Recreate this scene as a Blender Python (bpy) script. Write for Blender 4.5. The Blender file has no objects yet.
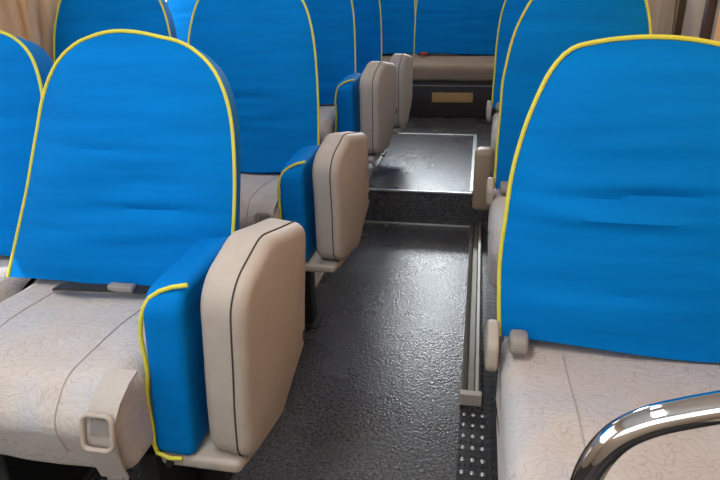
import bpy, bmesh, math, random
from mathutils import Vector, Matrix, noise
S = bpy.context.scene
C = S.collection
PI = math.pi
random.seed(4)

# ------------------------------------------------------------------ materials
def new_mat(name):
    m = bpy.data.materials.new(name); m.use_nodes = True
    nt = m.node_tree
    return m, nt, nt.nodes['Principled BSDF']

def nd(nt, typ, **kw):
    n = nt.nodes.new(typ)
    for k, v in kw.items():
        if k in n.inputs: n.inputs[k].default_value = v
        else: setattr(n, k, v)
    return n

def plain(name, col, rough=.5, metal=0., bump=0., bscale=200., sheen=0.):
    m, nt, b = new_mat(name)
    tc = nd(nt, 'ShaderNodeTexCoord')
    nz = nd(nt, 'ShaderNodeTexNoise', Scale=bscale * .25, Detail=4.)
    nt.links.new(tc.outputs['Object'], nz.inputs['Vector'])
    mx = nd(nt, 'ShaderNodeMixRGB', blend_type='MULTIPLY')
    mx.inputs['Fac'].default_value = .18
    mx.inputs['Color1'].default_value = (*col, 1)
    nt.links.new(nz.outputs['Fac'], mx.inputs['Color2'])
    nt.links.new(mx.outputs['Color'], b.inputs['Base Color'])
    b.inputs['Roughness'].default_value = rough
    b.inputs['Metallic'].default_value = metal
    if sheen: b.inputs['Sheen Weight'].default_value = sheen
    if bump:
        n2 = nd(nt, 'ShaderNodeTexNoise', Scale=bscale, Detail=3.)
        nt.links.new(tc.outputs['Object'], n2.inputs['Vector'])
        bp = nd(nt, 'ShaderNodeBump', Strength=bump, Distance=.002)
        nt.links.new(n2.outputs['Fac'], bp.inputs['Height'])
        nt.links.new(bp.outputs['Normal'], b.inputs['Normal'])
    return m

def blue_cloth():
    m, nt, b = new_mat('blue_stretch_cloth')
    tc = nd(nt, 'ShaderNodeTexCoord')
    mp = nd(nt, 'ShaderNodeMapping'); mp.inputs['Scale'].default_value = (1.6, 1.6, 15)
    nt.links.new(tc.outputs['Object'], mp.inputs['Vector'])
    n1 = nd(nt, 'ShaderNodeTexNoise', Scale=2.6, Detail=3., Roughness=.5)
    nt.links.new(mp.outputs['Vector'], n1.inputs['Vector'])
    rp = nd(nt, 'ShaderNodeValToRGB')
    rp.color_ramp.elements[0].position = .3; rp.color_ramp.elements[0].color = (.0, .16, .50, 1)
    rp.color_ramp.elements[1].position = .7; rp.color_ramp.elements[1].color = (.0, .195, .60, 1)
    nt.links.new(n1.outputs['Fac'], rp.inputs['Fac'])
    nt.links.new(rp.outputs['Color'], b.inputs['Base Color'])
    b.inputs['Roughness'].default_value = .75
    b.inputs['Specular IOR Level'].default_value = .06
    bp = nd(nt, 'ShaderNodeBump', Strength=.25, Distance=.004)
    nt.links.new(n1.outputs['Fac'], bp.inputs['Height'])
    nt.links.new(bp.outputs['Normal'], b.inputs['Normal'])
    return m

def moquette():
    """beige woven upholstery with fine leaf like squiggles"""
    m, nt, b = new_mat('beige_moquette')
    tc = nd(nt, 'ShaderNodeTexCoord')
    n0 = nd(nt, 'ShaderNodeTexNoise', Scale=14., Detail=2.)
    nt.links.new(tc.outputs['Object'], n0.inputs['Vector'])
    ad = nd(nt, 'ShaderNodeMixRGB', blend_type='ADD'); ad.inputs['Fac'].default_value = .12
    nt.links.new(tc.outputs['Object'], ad.inputs['Color1'])
    nt.links.new(n0.outputs['Color'], ad.inputs['Color2'])
    vo = nd(nt, 'ShaderNodeTexVoronoi', Scale=48., feature='DISTANCE_TO_EDGE')
    mp = nd(nt, 'ShaderNodeMapping'); mp.inputs['Scale'].default_value = (.55, 1.5, 1.5); mp.inputs['Rotation'].default_value = (0, 0, .5)
    nt.links.new(ad.outputs['Color'], mp.inputs['Vector'])
    nt.links.new(mp.outputs['Vector'], vo.inputs['Vector'])
    rp = nd(nt, 'ShaderNodeValToRGB')
    rp.color_ramp.elements[0].position = .0; rp.color_ramp.elements[0].color = (.33, .275, .25, 1)
    rp.color_ramp.elements[1].position = .055; rp.color_ramp.elements[1].color = (.555, .505, .475, 1)
    nt.links.new(vo.outputs['Distance'], rp.inputs['Fac'])
    n1 = nd(nt, 'ShaderNodeTexNoise', Scale=9., Detail=3.)
    nt.links.new(tc.outputs['Object'], n1.inputs['Vector'])
    r2 = nd(nt, 'ShaderNodeValToRGB')
    r2.color_ramp.elements[0].position = .36; r2.color_ramp.elements[0].color = (.47, .485, .525, 1)
    r2.color_ramp.elements[1].position = .62; r2.color_ramp.elements[1].color = (.53, .46, .415, 1)
    e = r2.color_ramp.elements.new(.48); e.color = (.555, .51, .485, 1)
    nt.links.new(n1.outputs['Fac'], r2.inputs['Fac'])
    n2 = nd(nt, 'ShaderNodeTexNoise', Scale=5., Detail=1.)
    nt.links.new(tc.outputs['Object'], n2.inputs['Vector'])
    mx = nd(nt, 'ShaderNodeMixRGB')
    nt.links.new(n2.outputs['Fac'], mx.inputs['Fac'])
    nt.links.new(r2.outputs['Color'], mx.inputs['Color1'])
    nt.links.new(rp.outputs['Color'], mx.inputs['Color2'])
    nt.links.new(mx.outputs['Color'], b.inputs['Base Color'])
    b.inputs['Roughness'].default_value = .9
    b.inputs['Specular IOR Level'].default_value = .15
    b.inputs['Sheen Weight'].default_value = .1
    bp = nd(nt, 'ShaderNodeBump', Strength=.5, Distance=.003)
    nt.links.new(vo.outputs['Distance'], bp.inputs['Height'])
    nt.links.new(bp.outputs['Normal'], b.inputs['Normal'])
    return m

def vinyl_floor():
    m, nt, b = new_mat('speckled_dark_vinyl')
    tc = nd(nt, 'ShaderNodeTexCoord')
    n1 = nd(nt, 'ShaderNodeTexNoise', Scale=130., Detail=5., Roughness=.7)
    nt.links.new(tc.outputs['Object'], n1.inputs['Vector'])
    rp = nd(nt, 'ShaderNodeValToRGB')
    rp.color_ramp.elements[0].position = .38; rp.color_ramp.elements[0].color = (.022, .021, .022, 1)
    rp.color_ramp.elements[1].position = .68; rp.color_ramp.elements[1].color = (.19, .178, .186, 1)
    nt.links.new(n1.outputs['Fac'], rp.inputs['Fac'])
    n3 = nd(nt, 'ShaderNodeTexNoise', Scale=3.5, Detail=4.)
    nt.links.new(tc.outputs['Object'], n3.inputs['Vector'])
    mx = nd(nt, 'ShaderNodeMixRGB', blend_type='MULTIPLY'); mx.inputs['Fac'].default_value = .5
    nt.links.new(rp.outputs['Color'], mx.inputs['Color1']); nt.links.new(n3.outputs['Fac'], mx.inputs['Color2'])
    nt.links.new(mx.outputs['Color'], b.inputs['Base Color'])
    r2 = nd(nt, 'ShaderNodeMapRange'); r2.inputs['To Min'].default_value = .25; r2.inputs['To Max'].default_value = .30
    nt.links.new(n3.outputs['Fac'], r2.inputs['Value']); nt.links.new(r2.outputs['Result'], b.inputs['Roughness'])
    b.inputs['Specular IOR Level'].default_value = .55
    vo = nd(nt, 'ShaderNodeTexVoronoi', Scale=135.)
    nt.links.new(tc.outputs['Object'], vo.inputs['Vector'])
    bp = nd(nt, 'ShaderNodeBump', Strength=.5, Distance=.0016)
    nt.links.new(vo.outputs['Distance'], bp.inputs['Height'])
    nt.links.new(bp.outputs['Normal'], b.inputs['Normal'])
    return m

def studded_floor():
    m, nt, b = new_mat('studded_black_rubber')
    tc = nd(nt, 'ShaderNodeTexCoord')
    vo = nd(nt, 'ShaderNodeTexVoronoi', Scale=38., Randomness=0.)
    nt.links.new(tc.outputs['Object'], vo.inputs['Vector'])
    rp = nd(nt, 'ShaderNodeValToRGB')
    rp.color_ramp.elements[0].position = .24; rp.color_ramp.elements[0].color = (1, 1, 1, 1)
    rp.color_ramp.elements[1].position = .34; rp.color_ramp.elements[1].color = (0, 0, 0, 1)
    nt.links.new(vo.outputs['Distance'], rp.inputs['Fac'])
    b.inputs['Base Color'].default_value = (.025, .025, .028, 1)
    b.inputs['Roughness'].default_value = .28
    bp = nd(nt, 'ShaderNodeBump', Strength=.9, Distance=.004)
    nt.links.new(rp.outputs['Color'], bp.inputs['Height'])
    nt.links.new(bp.outputs['Normal'], b.inputs['Normal'])
    return m

def speckled_pane():
    m, nt, b = new_mat('frosted_speckled_pane')
    tc = nd(nt, 'ShaderNodeTexCoord')
    n1 = nd(nt, 'ShaderNodeTexNoise', Scale=170., Detail=2.)
    nt.links.new(tc.outputs['Object'], n1.inputs['Vector'])
    rp = nd(nt, 'ShaderNodeValToRGB')
    rp.color_ramp.elements[0].position = .33; rp.color_ramp.elements[0].color = (.55, .33, .15, 1)
    rp.color_ramp.elements[1].position = .45; rp.color_ramp.elements[1].color = (.92, .66, .36, 1)
    nt.links.new(n1.outputs['Fac'], rp.inputs['Fac'])
    tr = nd(nt, 'ShaderNodeBsdfTranslucent'); df = nd(nt, 'ShaderNodeBsdfDiffuse'); mx = nd(nt, 'ShaderNodeMixShader')
    mx.inputs['Fac'].default_value = .8
    nt.links.new(rp.outputs['Color'], tr.inputs['Color']); nt.links.new(rp.outputs['Color'], df.inputs['Color'])
    nt.links.new(df.outputs[0], mx.inputs[1]); nt.links.new(tr.outputs[0], mx.inputs[2])
    nt.links.new(mx.outputs[0], nt.nodes['Material Output'].inputs['Surface'])
    return m

def glass():
    m, nt, b = new_mat('window_glass')
    t = nd(nt, 'ShaderNodeBsdfTransparent'); t.inputs['Color'].default_value = (.93, .95, .96, 1)
    g = nd(nt, 'ShaderNodeBsdfGlossy'); g.inputs['Roughness'].default_value = .02
    mx = nd(nt, 'ShaderNodeMixShader'); mx.inputs[0].default_value = .07
    nt.links.new(t.outputs[0], mx.inputs[1]); nt.links.new(g.outputs[0], mx.inputs[2])
    nt.links.new(mx.outputs[0], nt.nodes['Material Output'].inputs['Surface'])
    return m

def curtain_mat():
    m, nt, b = new_mat('beige_curtain_cloth')
    tc = nd(nt, 'ShaderNodeTexCoord')
    mp = nd(nt, 'ShaderNodeMapping'); mp.inputs['Scale'].default_value = (14, 14, 2)
    nt.links.new(tc.outputs['Object'], mp.inputs['Vector'])
    n1 = nd(nt, 'ShaderNodeTexNoise', Scale=2., Detail=3.)
    nt.links.new(mp.outputs['Vector'], n1.inputs['Vector'])
    rp = nd(nt, 'ShaderNodeValToRGB')
    rp.color_ramp.elements[0].position = .3; rp.color_ramp.elements[0].color = (.52, .38, .26, 1)
    rp.color_ramp.elements[1].position = .7; rp.color_ramp.elements[1].color = (.70, .55, .40, 1)
    nt.links.new(n1.outputs['Fac'], rp.inputs['Fac'])
    tr = nd(nt, 'ShaderNodeBsdfTranslucent'); df = nd(nt, 'ShaderNodeBsdfDiffuse'); mx = nd(nt, 'ShaderNodeMixShader')
    mx.inputs['Fac'].default_value = .3
    nt.links.new(rp.outputs['Color'], tr.inputs['Color']); nt.links.new(rp.outputs['Color'], df.inputs['Color'])
    nt.links.new(df.outputs[0], mx.inputs[1]); nt.links.new(tr.outputs[0], mx.inputs[2])
    nt.links.new(mx.outputs[0], nt.nodes['Material Output'].inputs['Surface'])
    return m

BLUE = blue_cloth()
FAB = moquette()
FLOOR = vinyl_floor()
STUD = studded_floor()
YEL = plain('yellow_piping', (.74, .70, .07), .6)
PADM = plain('beige_vinyl', (.50, .435, .375), .6, bump=.25, bscale=160)
PLAS = plain('beige_plastic', (.46, .40, .34), .45)
TAN = plain('tan_plastic', (.40, .28, .18), .5)
TANF = plain('tan_upholstery', (.31, .225, .16), .85, bump=.3, bscale=220)
STRAPM = plain('pale_belt_webbing', (.52, .47, .43), .8, bump=.3, bscale=500)
BUCK = plain('beige_buckle_plastic', (.50, .43, .37), .45)
WELT = plain('cushion_welt', (.46, .40, .365), .9)
BLK = plain('black_metal', (.012, .012, .013), .5)
BELT = plain('black_belt_webbing', (.02, .019, .019), .7, bump=.3, bscale=600)
GREYP = plain('grey_plastic', (.30, .27, .25), .45)
DARKPANEL = plain('dark_brown_panel', (.028, .02, .018), .5)
SIGNM = plain('ochre_plate', (.50, .30, .11), .55)
ALU = plain('worn_aluminium', (.55, .55, .55), .38, .8, bump=.2, bscale=120)
RAILM = plain('dull_olive_rail', (.20, .18, .145), .42, .4, bump=.2, bscale=120)
CHROME = plain('polished_chrome', (.86, .86, .86), .06, 1.)
SEAM = plain('dark_seam', (.06, .045, .04), .8)
REDP = plain('red_plastic', (.35, .04, .03), .4)
WALLM = plain('beige_wall_lining', (.50, .40, .31), .6, bump=.15, bscale=90)
TRIMM = plain('beige_pillar_trim', (.52, .39, .28), .5)
BROWNT = plain('brown_pillar_recess', (.20, .115, .06), .5)
DARKT = plain('dark_rubber_seal', (.05, .02, .02), .6)
CEILM = plain('pale_ceiling_lining', (.62, .60, .57), .7)
GLASS = glass()
PANE = speckled_pane()
CURT = curtain_mat()

# ------------------------------------------------------------------ helpers
def obj(name, bm, mat, parent=None, smooth=True):
    me = bpy.data.meshes.new(name)
    bmesh.ops.recalc_face_normals(bm, faces=bm.faces)
    bm.to_mesh(me); bm.free()
    for m in (mat if isinstance(mat, (list, tuple)) else [mat]): me.materials.append(m)
    for p in me.polygons: p.use_smooth = smooth
    o = bpy.data.objects.new(name, me); C.objects.link(o)
    if parent: o.parent = parent
    if smooth:
        try: me.set_sharp_from_angle(angle=math.radians(42))
        except Exception: pass
    return o

def thing(name, label, cat, loc, rz=0, group=None):
    o = bpy.data.objects.new(name, None); C.objects.link(o)
    o.empty_display_size = .1
    o.location = loc; o.rotation_euler = (0, 0, rz)
    o['label'] = label; o['category'] = cat
    if group: o['group'] = group
    return o

def tag(o, label, cat, group=None):
    o['label'] = label; o['category'] = cat
    if group: o['group'] = group
    return o

def struct(name, bm, mat, smooth=False):
    o = obj(name, bm, mat, None, smooth); o['kind'] = 'structure'; return o

def box(bm, x0, x1, y0, y1, z0, z1, mi=0, bev=0.):
    vs = [bm.verts.new((x, y, z)) for x in (x0, x1) for y in (y0, y1) for z in (z0, z1)]
    fs = [(0, 1, 3, 2), (4, 6, 7, 5), (0, 4, 5, 1), (2, 3, 7, 6), (0, 2, 6, 4), (1, 5, 7, 3)]
    nf = []
    for f in fs:
        q = bm.faces.new([vs[i] for i in f]); q.material_index = mi; nf.append(q)
    if bev:
        es = list({e for f in nf for e in f.edges})
        bmesh.ops.bevel(bm, geom=es, offset=bev, segments=3, affect='EDGES', profile=.5)
    return bm

def tube(bm, pts, r, seg=10, closed=False, caps=True):
    pts = [Vector(p) for p in pts]; n = len(pts); rings = []
    up = None
    for i, p in enumerate(pts):
        if closed: t = (pts[(i + 1) % n] - pts[i - 1])
        else: t = pts[min(i + 1, n - 1)] - pts[max(i - 1, 0)]
        t.normalize()
        if up is None:
            up = Vector((0, 0, 1)) if abs(t.z) < .9 else Vector((1, 0, 0))
        a = (up - t * up.dot(t))
        if a.length < 1e-5: a = t.orthogonal()
        a.normalize(); b = t.cross(a); up = a
        rings.append([bm.verts.new(p + a * r * math.cos(2 * PI * k / seg) + b * r * math.sin(2 * PI * k / seg)) for k in range(seg)])
    m = n if closed else n - 1
    for i in range(m):
        A, B = rings[i], rings[(i + 1) % n]
        for k in range(seg):
            bm.faces.new((A[k], A[(k + 1) % seg], B[(k + 1) % seg], B[k]))
    if caps and not closed:
        bm.faces.new(rings[0]); bm.faces.new(rings[-1])
    return bm

def strap(bm, pts, w, th, wdir):
    """flat webbing of width w along a path, wdir = the width direction"""
    wd = Vector(wdir).normalized(); pts = [Vector(p) for p in pts]; rings = []
    for i, p in enumerate(pts):
        t = (pts[min(i + 1, len(pts) - 1)] - pts[max(i - 1, 0)]).normalized()
        nn = t.cross(wd).normalized()
        rings.append([bm.verts.new(p + wd * a * w / 2 + nn * b * th / 2) for a, b in ((-1, -1), (1, -1), (1, 1), (-1, 1))])
    for A, B in zip(rings, rings[1:]):
        for k in range(4): bm.faces.new((A[k], A[(k + 1) % 4], B[(k + 1) % 4], B[k]))
    bm.faces.new(rings[0]); bm.faces.new(rings[-1])
    return bm

def rpoly(corners, seg=7):
    """rounded polygon: corners = (y, z, radius)"""
    out = []; n = len(corners)
    for i in range(n):
        p = Vector(corners[i][:2]); r = corners[i][2]
        a = Vector(corners[i - 1][:2]) - p; b = Vector(corners[(i + 1) % n][:2]) - p
        ang = a.angle(b); d = r / math.tan(ang / 2)
        d = min(d, a.length * .49, b.length * .49); r = d * math.tan(ang / 2)
        a.normalize(); b.normalize()
        c = p + (a + b).normalized() * (r / math.sin(ang / 2))
        v0 = p + a * d - c; v1 = p + b * d - c
        a0 = math.atan2(v0.y, v0.x); a1 = math.atan2(v1.y, v1.x); da = (a1 - a0 + PI) % (2 * PI) - PI
        for k in range(seg + 1):
            t = a0 + da * k / seg; out.append(c + Vector((math.cos(t), math.sin(t))) * r)
    res = []                                # resample long straight runs
    for i in range(len(out)):
        p, q = out[i], out[(i + 1) % len(out)]
        if (p - q).length < 1e-5: continue
        k = max(1, int((q - p).length / .03))
        for j in range(k): res.append(p.lerp(q, j / k))
    return res

def inset(poly, d):
    n = len(poly); area = sum(poly[i].x * poly[(i + 1) % n].y - poly[(i + 1) % n].x * poly[i].y for i in range(n))
    sg = 1 if area > 0 else -1; out = []
    for i in range(n):
        t = poly[(i + 1) % n] - poly[i - 1]
        if t.length < 1e-6: out.append(poly[i].copy()); continue
        t.normalize(); out.append(poly[i] + Vector((-t.y, t.x)) * sg * d)
    return out

def loft(poly, w, r, bulge=(0, 0), nmid=6, fn=None):
    """pillow: YZ outline swept along X over width w with rounded ends; bulge = extra swell of (low x, high x) end faces"""
    bm = bmesh.new(); st = []
    cen = sum(poly, Vector((0, 0))) / len(poly)
    K = 5
    for k in range(K + 1):
        a = PI / 2 * k / K; st.append((-w / 2 + r - r * math.cos(PI / 2 - a) if False else -w / 2 + r * (1 - math.sin(a)), r * (1 - math.cos(PI / 2 - a)) if False else r * (1 - math.sin(PI / 2 - a)) if False else None))
    st = []
    for k in range(K + 1):
        a = PI / 2 * k / K                      # 0 at the end face, 90 deg on the flank
        st.append((-w / 2 + r * (1 - math.cos(a)), r * (1 - math.sin(a))))
    mids = [(-w / 2 + r + (w - 2 * r) * j / nmid, 0.) for j in range(1, nmid)]
    full = st + mids + [(-x, d) for x, d in reversed(st)]
    rings = []
    for x, d in full:
        rings.append([bm.verts.new((x, p.x, p.y)) for p in (inset(poly, d) if d > 1e-6 else poly)])
    n = len(poly)
    for A, B in zip(rings, rings[1:]):
        for k in range(n): bm.faces.new((A[k], A[(k + 1) % n], B[(k + 1) % n], B[k]))
    for side, ring, bl in ((-1, rings[0], bulge[0]), (1, rings[-1], bulge[1])):
        base = [Vector((v.co.y, v.co.z)) for v in ring]; prev = ring
        for s in (.88, .72, .5, .25):
            cur = [bm.verts.new((side * (w / 2 + bl * (1 - s * s)), *(cen + (p - cen) * s))) for p in base]
            for k in range(n): bm.faces.new((prev[k], prev[(k + 1) % n], cur[(k + 1) % n], cur[k]))
            prev = cur
        bm.faces.new(prev)
    if fn:
        for v in bm.verts: v.co = fn(v.co)
    return bm

def lerp_prof(prof, t):
    for (a, va), (b, vb) in zip(prof, prof[1:]):
        if t <= b: 
            u = (t - a) / (b - a); return va + (vb - va) * u
    return prof[-1][1]

def smooth_prof(prof):
    """catmull-rom through the points, sampled"""
    out = []
    P = [prof[0]] + prof + [prof[-1]]
    for i in range(1, len(P) - 2):
        for k in range(8):
            u = k / 8; r = []
            for c in (0, 1):
                p0, p1, p2, p3 = (P[i + j][c] for j in (-1, 0, 1, 2))
                r.append(.5 * (2 * p1 + (p2 - p0) * u + (2 * p0 - 5 * p1 + 4 * p2 - p3) * u * u + (3 * p1 - p0 - 3 * p2 + p3) * u ** 3))
            out.append(tuple(r))
    out.append(prof[-1])
    return out

SQUARE = smooth_prof([(0, 1), (.25, 1.0), (.5, .985), (.68, .945), (.8, .88), (.89, .79), (.95, .67), (.985, .54), (1, .43)])

def backrest(name, parent, w, H, th, recline, z0, seed, profL=SQUARE, profR=SQUARE, shift=0., wr=1., bulge=.03, hem=.006, wzone=(.0, .75)):
    """cloth-covered seat back with its yellow piping, its foot at local (0,0,z0)"""
    N, M = 74, 40
    rnd = random.Random(seed)
    creases = [(rnd.uniform(wzone[0] + .03, wzone[1]), rnd.uniform(-.5, .35), rnd.uniform(.25, .6), rnd.uniform(.006, .012), rnd.choice((1, 1, -1)) * rnd.uniform(.003, .0065), rnd.uniform(-.05, .05)) for _ in range(11)]
    R = Matrix.Translation((0, 0, z0)) @ Matrix.Rotation(-recline, 4, 'X')
    bm = bmesh.new(); front = []; back = []
    def edge(t, s):
        hwL = w / 2 * lerp_prof(profL, t); hwR = w / 2 * lerp_prof(profR, t)
        c = shift * t
        x = c + (s * hwR if s > 0 else s * hwL)
        z = H * t + .012 * (1 - s * s) * max(0, (t - .8) / .2) ** 2 * (1 if t > .8 else 0)
        if t < .12: z += hem * math.sin(s * 3.1 + seed) * (1 - t / .12)
        return x, z
    for i in range(N + 1):
        q = i / N; t = 1 - (1 - q) ** 1.7
        rf, rb = [], []
        for j in range(M + 1):
            a = -1 + 2 * j / M
            s = math.sin(a * PI / 2) * .45 + a * .55
            x, z = edge(t, s)
            m = max(0., 1 - abs(s) ** 3.2) * (1 - max(0, (t - .72) / .28) ** 3) 
            y = -bulge * m * (.55 + .45 * math.sin(PI * min(1, t * 1.05 + .08)))
            wz = max(0, 1 - abs((t - (wzone[0] + wzone[1]) / 2) / ((wzone[1] - wzone[0]) / 2)) ** 3)
            wm = wr * (1 - abs(s) ** 5) * (.25 + .75 * wz)
            y += -.0060 * wm * noise.noise(Vector((x * 3.2 + seed * 3.1, z * 24 + seed, seed)))
            y += -.006 * wm * noise.noise(Vector((x * 2 + seed, z * 7, seed * 2.)))
            for (t0, sc, sw, wd, am, sl) in creases:
                dz = (t - t0 - sl * s * .5) * H
                if abs(dz) < .04: y += wm * am * math.exp(-(dz / wd) ** 2) * math.exp(-((s - sc) / sw) ** 2)
            rf.append(bm.verts.new(R @ Vector((x, y, z))))
            xb = shift * t + (x - shift * t) * .89
            rb.append(bm.verts.new(R @ Vector((xb, th + .012 * m, z * .99 + .002))))
        front.append(rf); back.append(rb)
    for i in range(N):
        for j in range(M):
            bm.faces.new((front[i][j], front[i][j + 1], front[i + 1][j + 1], front[i + 1][j]))
            bm.faces.new((back[i][j], back[i + 1][j], back[i + 1][j + 1], back[i][j + 1]))
    loop = [(i, 0) for i in range(N + 1)] + [(N, j) for j in range(1, M + 1)] + [(i, M) for i in range(N - 1, -1, -1)]
    full = loop + [(0, j) for j in range(M - 1, 0, -1)]
    # a middle ring swells the side band a little
    mid = {}
    for (i, j) in full:
        a, b = front[i][j].co, back[i][j].co
        cx = R @ Vector((shift * .4, 0, H * .5)); d = (a - cx); d.y = 0; d.normalize()
        k = .002 if i > 0 else 0
        mid[(i, j)] = bm.verts.new((a + b) / 2 + d * k)
    for k in range(len(full)):
        p, q = full[k], full[(k + 1) % len(full)]
        bm.faces.new((front[p[0]][p[1]], mid[p], mid[q], front[q[0]][q[1]]))
        bm.faces.new((mid[p], back[p[0]][p[1]], back[q[0]][q[1]], mid[q]))
    path = [front[i][j].co.copy() + (R.to_3x3() @ Vector((0, -.001, 0))) for i, j in loop]
    o = obj(name, bm, BLUE, parent)
    # thin out and wobble the piping
    pp = [path[0]]
    for p in path[1:]:
        if (p - pp[-1]).length > .012: pp.append(p)
    pp = [p + Vector((noise.noise(p * 9) * .0025, 0, 0)) for p in pp]
    obj('piping', tube(bmesh.new(), pp, .0036, 8), YEL, o)
    return o

CUSH_D = .36
def cushion_poly(z=.48, front=-CUSH_D, rear=.06, th=.18):
    return rpoly([(rear, z - .012, .02), (rear, z - th, .02), (front + .035, z - th, .035), (front - .004, z - .055, .05), (front + .05, z + .004, .06), (front * .45, z + .004, .3)])

def cushion(parent, w, z=.48, seed=0, front=-CUSH_D, mat=None, xo=0.):
    poly = cushion_poly(z, front)
    def f(c):
        n = noise.noise(Vector((c.x * 6 + seed, c.y * 7, c.z * 6))) * .005 + noise.noise(Vector((c.x * 17, c.y * 19 + seed, c.z * 12))) * .0018
        c = c + Vector((xo, 0, 0))
        return c + Vector((0, 0, n)) if c.z > z - .09 else c + Vector((0, n, n * .4))
    cu = obj('cushion', loft(poly, w, .035, (.0, .0), 22, f), mat or FAB, parent)
    top = [p for p in inset(poly, -.0006) if p.x < -.005 and p.y > z - .15]
    top.sort(key=lambda p: -p.x if p.y > z - .02 else 1 - p.y)
    for sx in (-1, 1): obj('seam', tube(bmesh.new(), [f(Vector((sx * (w / 2 - .1), p.x, p.y))) for p in top], .0012, 6), WELT, cu)
    return cu

def seat_frame(parent, w, zf, z_under, y0=-.26, y1=.0):
    for sx in (-1, 1):
        b = bmesh.new()
        x = sx * (w / 2 - .09)
        box(b, x - .018, x + .018, y0, y1, zf, z_under, 0, .004)
        box(b, x - .03, x + .03, y0 - .03, y1 + .03, zf, zf + .012, 0, .003)
        obj('leg', b, BLK, parent)
    b = bmesh.new(); box(b, -w / 2 + .03, w / 2 - .03, y0 + .02, y1 + .03, z_under, z_under + .02, 0, .004)
    obj('frame', b, BLK, parent)

def cush_front_path(z, front, off, x):
    """points down over the front of a cushion (from the top edge to below)"""
    pts = []
    for yy, zz in ((front + .14, z + .006), (front + .075, z + .006), (front + .05, z + .001), (front + .022, z - .016), (front + .004, z - .04), (front, z - .065), (front + .008, z - .1), (front + .018, z - .14), (front + .03, z - .172)):
        pts.append((x - .12 * max(0, z - zz), yy, zz))
    out = []
    for i, p in enumerate(pts):
        a = Vector(pts[max(0, i - 1)]); b = Vector(pts[min(len(pts) - 1, i + 1)]); t = (b - a).normalized()
        out.append(Vector(p) + Vector((0, t.z, -t.y)) * off * (1 if True else 0))
    return out

def lap_belt(parent, z, front, x, d=0.):
    """beige webbing folded over the cushion front, its moulded buckle and loose end"""
    pts = cush_front_path(z + d, front, .003, x)
    b = obj('belt_strap', strap(bmesh.new(), pts[1:], .05, .004, (1, 0, 0)), STRAPM, parent)
    c = Vector((pts[4] + pts[5]) / 2); t = (pts[6] - pts[3]).normalized(); n = Vector((0, t.z, -t.y)); 
    if n.y > 0: n = -n
    def fr(u, v, k): return c + Vector((1, 0, 0)) * u + t * v + n * k
    loop = []
    for u, v in rpoly([(-.027, -.03, .012), (.022, -.03, .012), (.027, .03, .012), (-.024, .03, .012)], 5):
        loop.append(fr(u, v, .006))
    k = obj('buckle', tube(bmesh.new(), loop, .0042, 8, True), BUCK, parent)
    k['label'] = 'moulded beige belt buckle'
    bm = bmesh.new(); q = [bm.verts.new(fr(u, v, .0048)) for u, v in ((-.014, -.022), (.018, -.022), (.018, .006), (-.014, .006))]
    q2 = [bm.verts.new(fr(u, v, .002)) for u, v in ((-.014, -.022), (.018, -.022), (.018, .006), (-.014, .006))]
    bm.faces.new(q); bm.faces.new(q2)
    for i in range(4): bm.faces.new((q[i], q[(i + 1) % 4], q2[(i + 1) % 4], q2[i]))
    obj('slot', bm, GREYP, k)
    e = pts[-1]
    bm = bmesh.new(); box(bm, e.x - .012, e.x + .018, e.y - .006, e.y + .006, e.z - .022, e.z + .006, 0, .002)
    obj('tongue', bm, GREYP, b)

SEATG = 'blue covered passenger seats of the bus'
def seat(x, y, zf, dz, label, w=.47, H=.53, recline=.2, seed=1, belt=None, hinge=False, front=-CUSH_D, fy=(-.26, .0), name='passenger_seat', cw=None, cx=0., **kw):
    r = thing(name, label, 'seat', (x, y, 0), 0, SEATG)
    z = .48 + dz
    cushion(r, cw or w - .01, z, seed, front, None, cx)
    backrest('backrest', r, w, H, .1, recline, z + .004, seed, **kw)
    seat_frame(r, w, zf, z - .19, *fy)
    if belt is not None: lap_belt(r, z, front, belt, .0)
    if hinge:
        poly = rpoly([(-.06, z - .04, .025), (-.055, z + .02, .025), (-.01, z + .045, .025), (.03, z + .02, .025), (.03, z - .04, .025)])
        o = obj('hinge_cover', loft(poly, .02, .006, (.002, 0)), PLAS, r); o.location.x = -w / 2 - .012
        poly = rpoly([(-.06, z + .002, .012), (-.05, z + .034, .014), (-.015, z + .038, .014), (-.01, z + .002, .01)])
        o = obj('recline_lever', loft(poly, .03, .008), GREYP, r); o.location.x = -w / 2 + .03
    return r

# ------------------------------------------------------------------ bus shell
ZU = .165          # raised rear floor
YS = 2.68          # the step
XL, XR = -1.62, .62
b = bmesh.new()
box(b, XL, -.58, -.8, YS, -.06, 0, 1); box(b, -.58, .0, -.8, YS, -.06, 0, 0); box(b, .0, XR, -.8, YS, -.06, 0, 1)
struct('floor', b, [FLOOR, STUD])
b = bmesh.new()
box(b, XL, XR, YS, 5.3, -.06, ZU, 0)
o = struct('floor', b, [FLOOR])
# metal nosings and strips
def trim(x0, x1, y0, y1, z0, z1, mat=ALU, bev=.002):
    b = bmesh.new(); box(b, x0, x1, y0, y1, z0, z1, 0, bev); return struct('trim_1', b, mat)
trim(-.95, .0, YS - .004, YS + .012, ZU - .006, ZU + .003)
trim(-.95, .02, YS - .016, YS - .003, .0, .008)
trim(-.95, .01, 3.85, 3.875, ZU, ZU + .004)
trim(-.012, .012, YS + .02, 3.85, ZU, ZU + .004)
trim(-.60, -.56, .5, YS - .02, .0, .012, PLAS)
trim(-.56, -.51, YS + .02, 3.3, ZU, ZU + .004)
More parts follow.
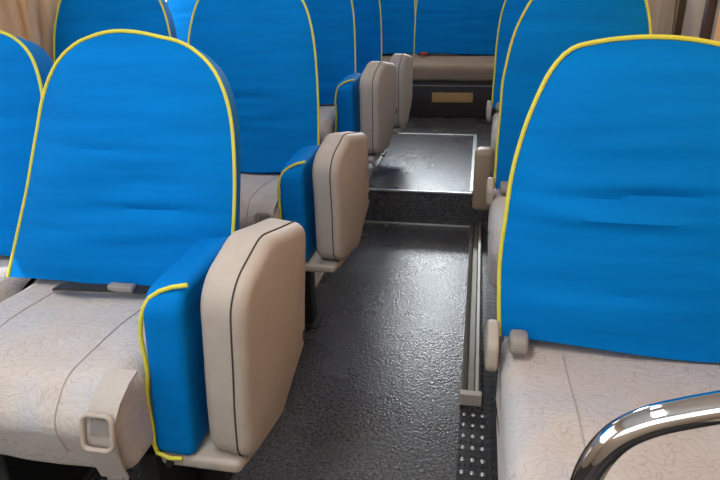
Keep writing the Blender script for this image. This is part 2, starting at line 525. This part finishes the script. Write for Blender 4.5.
# channel rail under the right hand seats
b = bmesh.new()
prof = [(.0, 0), (.0, .03), (.006, .034), (.014, .03), (.018, .012), (.034, .012), (.038, .034), (.047, .036), (.053, .03), (.053, 0)]
A = [b.verts.new((x, 1.37, z)) for x, z in prof]; B = [b.verts.new((x, YS - .02, z)) for x, z in prof]
for i in range(len(prof)): b.faces.new((A[i], A[(i + 1) % len(prof)], B[(i + 1) % len(prof)], B[i]))
b.faces.new(A); b.faces.new(B)
struct('trim_2', b, RAILM)
trim(-.002, .056, 1.352, 1.374, 0, .036, PLAS)
# a row of raised studs on the floor edge in front of the channel rail
b = bmesh.new()
for i in range(9):
    for j in range(3):
        m = Matrix.Translation((.012 + j * .024, .98 + i * .042, .0)) @ Matrix.Diagonal((1, 1, .45, 1))
        bmesh.ops.create_uvsphere(b, u_segments=10, v_segments=6, radius=.0065, matrix=m)
struct('trim_3', b, ALU, True)

def wall_side(x0, x1, nm, win, sill, head=1.55):
    b = bmesh.new()
    box(b, x0, x1, -.8, 5.3, 0, sill); box(b, x0, x1, -.8, 5.3, head, 1.9)
    edges = [-.8] + [v for w_ in win for v in w_] + [5.3]
    for k in range(0, len(edges), 2):
        if edges[k + 1] - edges[k] > .001: box(b, x0, x1, edges[k], edges[k + 1], sill, head)
    struct(nm, b, WALLM)
winL = [(-.3, .75), (.9, 1.55), (1.65, 2.42), (2.52, 3.4)]
winR = [(-.3, 1.86), (2.27, 2.85)]
wall_side(XL - .06, XL, 'wall_left', winL, .82)
wall_side(XR, XR + .06, 'wall_right', winR, .86)
b = bmesh.new()
box(b, XL - .06, XR + .06, 5.3, 5.36, 0, 1.30); box(b, XL - .06, XR + .06, 5.3, 5.36, 1.78, 1.9)
box(b, XL - .06, -1.05, 5.3, 5.36, 1.30, 1.78); box(b, .05, XR + .06, 5.3, 5.36, 1.30, 1.78)
struct('wall_rear', b, WALLM)
b = bmesh.new(); box(b, XL - .06, XR + .06, -.8, 5.36, 1.9, 1.95); struct('ceiling', b, CEILM)
b = bmesh.new(); box(b, XL - .06, XR + .06, -.86, -.8, 0, 1.0); box(b, XL - .06, XR + .06, -.86, -.8, 1.75, 1.95)  # unseen front wall, added to limit front light to windscreen height
box(b, XL - .06, XL + .1, -.86, -.8, 1.0, 1.75); box(b, XR - .1, XR + .06, -.86, -.8, 1.0, 1.75); struct('wall_front', b, WALLM)
b = bmesh.new(); box(b, XL + .1, XR - .1, -.84, -.835, 1.0, 1.75); struct('window_9', b, GLASS)
k = 1
for x, ws, s in ((XL - .035, winL, .82), (XR + .03, winR, .86)):
    for i, (a, c) in enumerate(ws):
        b = bmesh.new(); box(b, x, x + .005, a, c, s, 1.55)
        struct('window_%d' % k, b, PANE if (x > 0 and i == 0) else GLASS); k += 1
b = bmesh.new(); box(b, -1.05, .05, 5.32, 5.325, 1.30, 1.78); struct('window_%d' % k, b, GLASS)
# pillar trim and dark seal on the right, pillar on the left
b = bmesh.new(); box(b, XR - .03, XR, 1.915, 2.06, .0, 1.9, 0, .012); struct('trim_4', b, TRIMM, True)
b = bmesh.new(); box(b, XR - .022, XR, 1.885, 1.912, .0, 1.9, 0, .003); struct('trim_5', b, DARKT)
b = bmesh.new(); box(b, XR - .015, XR, 2.06, 2.18, .0, 1.9, 0, .003); struct('trim_7', b, BROWNT)
b = bmesh.new(); box(b, XL, XL + .03, 1.56, 1.64, .0, 1.9, 0, .012); struct('trim_6', b, TRIMM, True)

def curtain(label, x, y0, y1, z0, z1, waves, amp, lean=0., gather=1., group=None, seed=0):
    b = bmesh.new(); N, M = 20, 90; rows = []
    for i in range(N + 1):
        v = i / N; row = []
        for j in range(M + 1):
            u = j / M
            g = gather + (1 - gather) * abs(2 * v - 1) ** 1.4 if gather < 1 else 1
            yc = (y0 + y1) / 2
            yy = yc + (y0 + (y1 - y0) * u - yc) * g + lean * (1 - v)
            ph = u * waves * 2 * PI + .5 * noise.noise(Vector((u * 4, v * 2.5, seed)))
            xx = x + amp * math.sin(ph) + .006 * noise.noise(Vector((u * 9, v * 3, seed + 3)))
            row.append(b.verts.new((xx, yy, z0 + (z1 - z0) * v)))
        rows.append(row)
    for i in range(N):
        for j in range(M): b.faces.new((rows[i][j], rows[i][j + 1], rows[i + 1][j + 1], rows[i + 1][j]))
    o = obj('curtain', b, CURT); md = o.modifiers.new('thickness', 'SOLIDIFY'); md.thickness = .002
    return tag(o, label, 'curtain', group)
curtain('pleated beige curtain hanging straight at the photo\'s top left corner', XL + .035, 1.60, 2.06, .72, 1.6, 3, .015, group='window curtains', seed=1)
curtain('gathered slanting beige curtain at top left, just before the second row window seat', XL + .092, 1.98, 2.32, .70, 1.6, 3.2, .016, lean=-.08, gather=.88, group='window curtains', seed=2)
curtain('shaded brown curtain at top right next to the dark blue second right seat', XR - .05, 2.41, 2.78, .72, 1.6, 4, .018, group='window curtains', seed=3)
curtain('pale tied back curtain at top right between brown curtain and pillar', XR - .055, 2.07, 2.37, .72, 1.6, 3, .016, gather=.88, group='window curtains', seed=4)

# ------------------------------------------------------------------ seats
# nearest left aisle seat leans a little towards the aisle
SL = [(0, 1.09), (.15, 1.0), (.35, .885), (.6, .765), (.75, .69), (.86, .60), (.93, .50), (.98, .37), (1, .27)]
SR = [(0, .94), (.3, .95), (.55, .94), (.7, .905), (.82, .83), (.9, .73), (.96, .58), (.99, .44), (1, .33)]
seat(-.708, 1.008, 0, 0, 'nearest large blue aisle seat on the left, buckle strap over its cushion front', w=.505, H=.495, recline=.19, seed=3, belt=.172, wr=1.2, cw=.422, cx=-.027,
     profL=smooth_prof(SL), profR=smooth_prof(SR), shift=.03, wzone=(.02, .72))
seat(-1.228, 1.11, 0, 0, 'blue window seat cut off by the left edge of the photo', recline=.24, seed=7, w=.48, H=.505, shift=.075, cw=.455, cx=.0)
seat(-.735, 1.87, 0, .0, 'second blue aisle seat from the front on the left, behind the nearest one', recline=.17, seed=11, w=.455, H=.60, belt=.155, front=-.335, wzone=(.0, .5), wr=.8, cw=.42, cx=-.018)
seat(-1.272, 1.93, 0, 0, 'blue window seat in the second left row, beside the slanting curtain', recline=.19, seed=14, w=.475, H=.62, wr=.7, shift=.0, cw=.465)
seat(-.775, 2.72, ZU, .075, 'third blue aisle seat on the left, beside the third folded beige pad', recline=.17, seed=17, w=.45, H=.58, fy=(-.0, .1), wzone=(0, .5), cw=.41, cx=-.02)
seat(-1.26, 2.74, ZU, .08, 'bright sunlit blue window seat seen in the gap above the left rows', recline=.19, seed=19, w=.46, H=.58, fy=(-.0, .1), wr=.5)
seat(-.78, 3.52, ZU, .07, 'fourth blue aisle seat on the left, only a narrow strip showing', recline=.15, seed=23, w=.45, H=.58, wzone=(0, .4), cw=.41, cx=-.02)
seat(.30, .925, 0, 0, 'nearest blue seat on the right, behind the chrome grab rail', recline=.17, seed=29, w=.48, H=.485, hinge=True, wr=1.2, front=-.42, wzone=(.0, .8), shift=-.05,
     profL=smooth_prof([(0, 1), (.25, .98), (.45, .925), (.6, .865), (.75, .77), (.86, .67), (.93, .59), (.98, .5), (1, .42)]),
     profR=smooth_prof([(0, 1), (.4, 1), (.6, .99), (.75, .95), (.86, .86), (.93, .74), (.98, .55), (1, .42)]))
seat(.282, 1.77, 0, .0, 'second blue seat on the right, shaded, beside the brown curtain', recline=.17, seed=31, w=.435, H=.60, hinge=True, wr=.4, cw=.455,
     profL=smooth_prof([(0, 1), (.45, .99), (.6, .95), (.75, .86), (.86, .73), (.93, .60), (.98, .48), (1, .38)]), profR=smooth_prof([(0, .96), (.4, .9), (.6, .83), (.75, .78), (.86, .7), (.93, .62), (.98, .5), (1, .4)]))
seat(.29, 2.62, ZU, .08, 'third blue seat on the right, a narrow strip beside the rear bench', recline=.17, seed=37, w=.455, H=.54, hinge=True, wr=.4, fy=(.06, .14))

t3 = [o for o in C.objects if o.name.startswith('passenger_seat')][-1]
b = bmesh.new(); box(b, -.288, -.218, -.46, -.38, .265, .50, 0, .02); obj('side_panel', b, TAN, t3)['label'] = 'tan side panel'
# black belt lying in the crease of the nearest aisle seat
near = [o for o in C.objects if o.name == 'passenger_seat'][0]
bm = bmesh.new()
strap(bm, [(-.13, -.035, .487), (-.10, -.045, .497), (-.06, -.05, .50), (-.02, -.045, .499), (.03, -.04, .50), (.07, -.035, .497), (.10, -.02, .49)], .026, .005, (.1, 1, .0))
bel = obj('seat_belt', bm, BELT, near); bel['label'] = 'black webbing seat belt'
bm = bmesh.new(); box(bm, .0, .055, -.055, -.035, .497, .511, 0, .004); obj('belt_tongue', bm, GREYP, bel)

# ------------------------------------------------------------------ folding jump seats
JG = 'folding aisle seats stowed upright'
def jump(x, y, zf, dz, label, lean=0., yaw=0., seed=0, Lp=.25, hp=.405):
    """x,y = front inner bottom corner of the folded back; parts built in local space then leaned"""
    r = thing('folding_jump_seat', label, 'folding seat', (x, y, 0), 0, JG)
    z = .30 + dz
    L = Matrix.Translation((0, 0, z)) @ Matrix.Rotation(lean, 4, 'Y') @ Matrix.Translation((0, 0, -z))
    # folded backrest under its blue cover
    poly = rpoly([(.0, z - .024, .02), (.0, z + .325 - (.405 - hp), .045), (.255, z + .335 - (.405 - hp), .05), (.255, z - .024, .03)])
    def wrk(c): return L @ (c + Vector((0, 0, .3 * c.x * max(0, (c.z - z) / hp) ** 2)) + Vector((noise.noise(Vector((c.x * 9, c.y * 9 + seed, c.z * 12))) * .003, 0, noise.noise(Vector((c.x * 14, c.y * 10, seed))) * .002)))
    bk = loft(poly, .072, .016, (.002, .002), 4, lambda c: wrk(c + Vector((.036, 0, 0)))); o = obj('folded_backrest', bk, BLUE, r)
    pts = [Vector((.05, .002, z - .023)), Vector((.03, -.003, z - .022)), Vector((.006, .0, z - .018)), Vector((.001, .001, z + .0))]
    for i in range(1, 12): pts.append(Vector((-.002 + .002 * math.sin(i), .004, z + (hp - .133) / 12 * i)))
    dh = hp - .405
    pts += [Vector((.0, .004, z + .28 + dh)), Vector((.004, .008, z + .298 + dh)), Vector((.013, .014, z + .313 + dh)), Vector((.03, .019, z + .322 + dh)), Vector((.052, .021, z + .327 + dh)), Vector((.076, .024, z + .328 + dh))]
    obj('piping', tube(bmesh.new(), [wrk(p) for p in pts], .0038, 8), YEL, o)
    # seat pad folded up on the aisle side
    W = .085
    poly = rpoly([(.0, z - .022, .045), (-.004, z + hp - .055, .08), (.10, z + hp, .05), (Lp, z + hp - .025, .035), (Lp, z + .09, .05), (Lp * .6, z - .022, .05)], 9)
    Y = Matrix.Translation((.09 + W / 2, .01, 0)) @ Matrix.Rotation(yaw, 4, 'Z')
    def pf(c):
        c = Y @ c
        return L @ (c + Vector((noise.noise(Vector((c.y * 8, c.z * 8, seed))) * .003, 0, 0)))
    pd = obj('seat_pad', loft(poly, W, .022, (.0, .010), 5, pf), PADM, r)
    sm = [pf(Vector((W / 2 - .022, p.x, p.y))) for p in inset(poly, -.0004)]
    n = len(sm); lo = min(range(n), key=lambda i: (sm[i] - Vector((sm[i].x, y * 0, z))).length)
    sel = [q for q in sm if q.y < Lp + .0]
    obj('seam', tube(bmesh.new(), sm, .0016, 6, True), SEAM, pd)
    bm = bmesh.new(); tube(bm, [pf(Vector((W / 2 + .009, Lp * .83, z + .12 + .012 * i))) for i in range(3)], .0022, 6); obj('zip_pull', bm, SEAM, pd)
    # carrying bracket with a bolt, and its post down to the floor
    poly = rpoly([(.004, z - .052, .01), (.004, z - .025, .01), (.17, z - .025, .01), (.17, z - .052, .01)])
    def shear(c): return c + Vector((.078 + .12 * c.y, 0, 0))
    br = obj('bracket', loft(poly, .155, .013, (.002, .006), 6, shear), PLAS, r)
    bm = bmesh.new(); bmesh.ops.create_cone(bm, cap_ends=True, segments=14, radius1=.0075, radius2=.006, depth=.006, matrix=Matrix.Translation((.025, -.002, z - .039)) @ Matrix.Rotation(PI / 2, 4, 'X'))
    obj('bolt', bm, BLK, br)
    bm = bmesh.new(); box(bm, .0, .04, .13, .19, zf, z - .05, 0, .004); box(bm, -.02, .06, .11, .21, zf, zf + .01, 0, .003); obj('post', bm, BLK, r)
    return r
jump(-.527, .75, .0, .015, 'nearest folded jump seat, big beige pad and blue back in the aisle', lean=.07, yaw=-.14, seed=1, hp=.378)
jump(-.543, 1.56, .0, .015, 'second folded jump seat down the aisle, beside the second left seat', lean=.0, yaw=-.2, seed=2, hp=.348)
jump(-.57, 2.42, .0, .115, 'third folded jump seat down the aisle, near the step', lean=.0, yaw=-.2, seed=3, hp=.355)
jump(-.562, 3.17, ZU, .07, 'farthest folded jump seat, next to the rear bench', lean=.0, yaw=-.12, seed=4, hp=.355)

# ------------------------------------------------------------------ rear bench
rb = thing('rear_bench', 'rear bench across the back with dark base and blue covered backs', 'bench', (-.2, 4.4, ZU), 0)
b = bmesh.new(); box(b, -1.2, .78, .02, .5, 0, .26, 0, .006); obj('base', b, DARKPANEL, rb)
b = bmesh.new(); box(b, -1.2, .78, .008, .024, .222, .23, 0, .002); obj('edge_strip', b, GREYP, rb)
b = bmesh.new(); box(b, -.124, .168, .004, .021, .11, .18, 0, .004); pl = obj('plate', b, SIGNM, rb); pl['label'] = 'small ochre plate on the dark base'
poly = rpoly([(-.03, .262, .03), (-.035, .375, .045), (.52, .395, .03), (.52, .262, .02)])
o = obj('cushion', loft(poly, 1.98, .03, (0, 0), 40, lambda c: c + Vector((-.21, noise.noise(c * 7) * .006, noise.noise(c * 6) * .004))), TANF, rb)
for x, w_, sd in ((.06, .72, 41), (-.572, .54, 43)):
    bb = backrest('backrest', rb, w_, .64, .1, .16, .405, sd, wr=.5)
    bb.location = (x, .42, 0)
b = bmesh.new(); box(b, -.25, -.19, .33, .37, .4, .425, 0, .008); obj('belt_buckle', b, REDP, rb)['label'] = 'reddish seat belt buckle'

# ------------------------------------------------------------------ chrome grab rail
def rail_pts():
    k = [(.119, -.012), (.119, .30), (.119, .56), (.121, .615), (.128, .652), (.142, .680), (.163, .698), (.19, .711), (.24, .730), (.40, .79), (.61, .868)]
    out = []
    P = [k[0]] + k + [k[-1]]
    for i in range(1, len(P) - 2):
        for j in range(6):
            u = j / 6
            out.append(tuple(.5 * (2 * P[i][c] + (P[i + 1][c] - P[i - 1][c]) * u + (2 * P[i - 1][c] - 5 * P[i][c] + 4 * P[i + 1][c] - P[i + 2][c]) * u * u + (3 * P[i][c] - P[i - 1][c] - 3 * P[i + 1][c] + P[i + 2][c]) * u ** 3) for c in (0, 1)))
    out.append(k[-1])
    return [(x - .008, .44, z + .012) for x, z in out]
gr = thing('grab_rail', 'curved polished chrome grab rail in front of the nearest right seat', 'rail', (0, 0, 0))
obj('tube', tube(bmesh.new(), rail_pts(), .0132, 20), CHROME, gr)
b = bmesh.new(); bmesh.ops.create_cone(b, cap_ends=True, segments=24, radius1=.03, radius2=.026, depth=.008, matrix=Matrix.Translation((.111, .44, .004))); obj('foot_flange', b, CHROME, gr)

# ------------------------------------------------------------------ camera
M = [[0.9822151390086691, -0.055803669158819624, 0.17927456933596], [0.1868519080117231, 0.3842519076047531, -0.9041221355405955], [-0.01843326272149035, 0.9215402443792248, 0.3878450628987292]]
# columns are the camera axes; yaw sign follows the world X (right) / Y (rearwards) frame
cd = bpy.data.cameras.new('camera'); cd.sensor_width = 36; cd.lens = 30.; cd.clip_start = .02
cam = bpy.data.objects.new('camera', cd); C.objects.link(cam)
cam.matrix_world = Matrix.Translation((0, 0, 1.05)) @ Matrix(M).to_4x4()
S.camera = cam

# ------------------------------------------------------------------ light: daylight through windscreen and windows, a high sun on the left, added overhead fill
w = bpy.data.worlds.new('daylight'); S.world = w; w.use_nodes = True
bg = w.node_tree.nodes['Background']; bg.inputs['Color'].default_value = (.93, .97, 1, 1); bg.inputs['Strength'].default_value = 3.4
sd = bpy.data.lights.new('sun', 'SUN'); sd.energy = 6; sd.angle = .01; sd.color = (1, .95, .87)
so = bpy.data.objects.new('sun', sd); C.objects.link(so)
so.rotation_euler = Vector((.55, .3, -.78)).to_track_quat('-Z', 'Y').to_euler()
al = bpy.data.lights.new('rear_window_daylight', 'AREA'); al.shape = 'RECTANGLE'; al.size = 1.1; al.size_y = .46; al.energy = 80; al.color = (.95, .98, 1)
ao = bpy.data.objects.new('rear_window_daylight', al); C.objects.link(ao); ao.location = (-.5, 5.42, 1.5)
ao.rotation_euler = Vector((0, -1, -.25)).to_track_quat('-Z', 'Z').to_euler()
for yy, en in ((.15, 16), (1.9, 5)):
    cl = bpy.data.lights.new('overhead_fill', 'AREA'); cl.shape = 'RECTANGLE'; cl.size = .22; cl.size_y = .9; cl.energy = en; cl.color = (.97, .98, 1)  # added unseen fill from above, brings out the cover wrinkles
    co = bpy.data.objects.new('overhead_fill', cl); C.objects.link(co); co.location = (-.45, yy, 1.885)
S.view_settings.view_transform = 'Standard'; S.view_settings.look = 'None'; S.view_settings.gamma = 1
S.view_settings.use_curve_mapping = False; S.view_settings.exposure = -.1
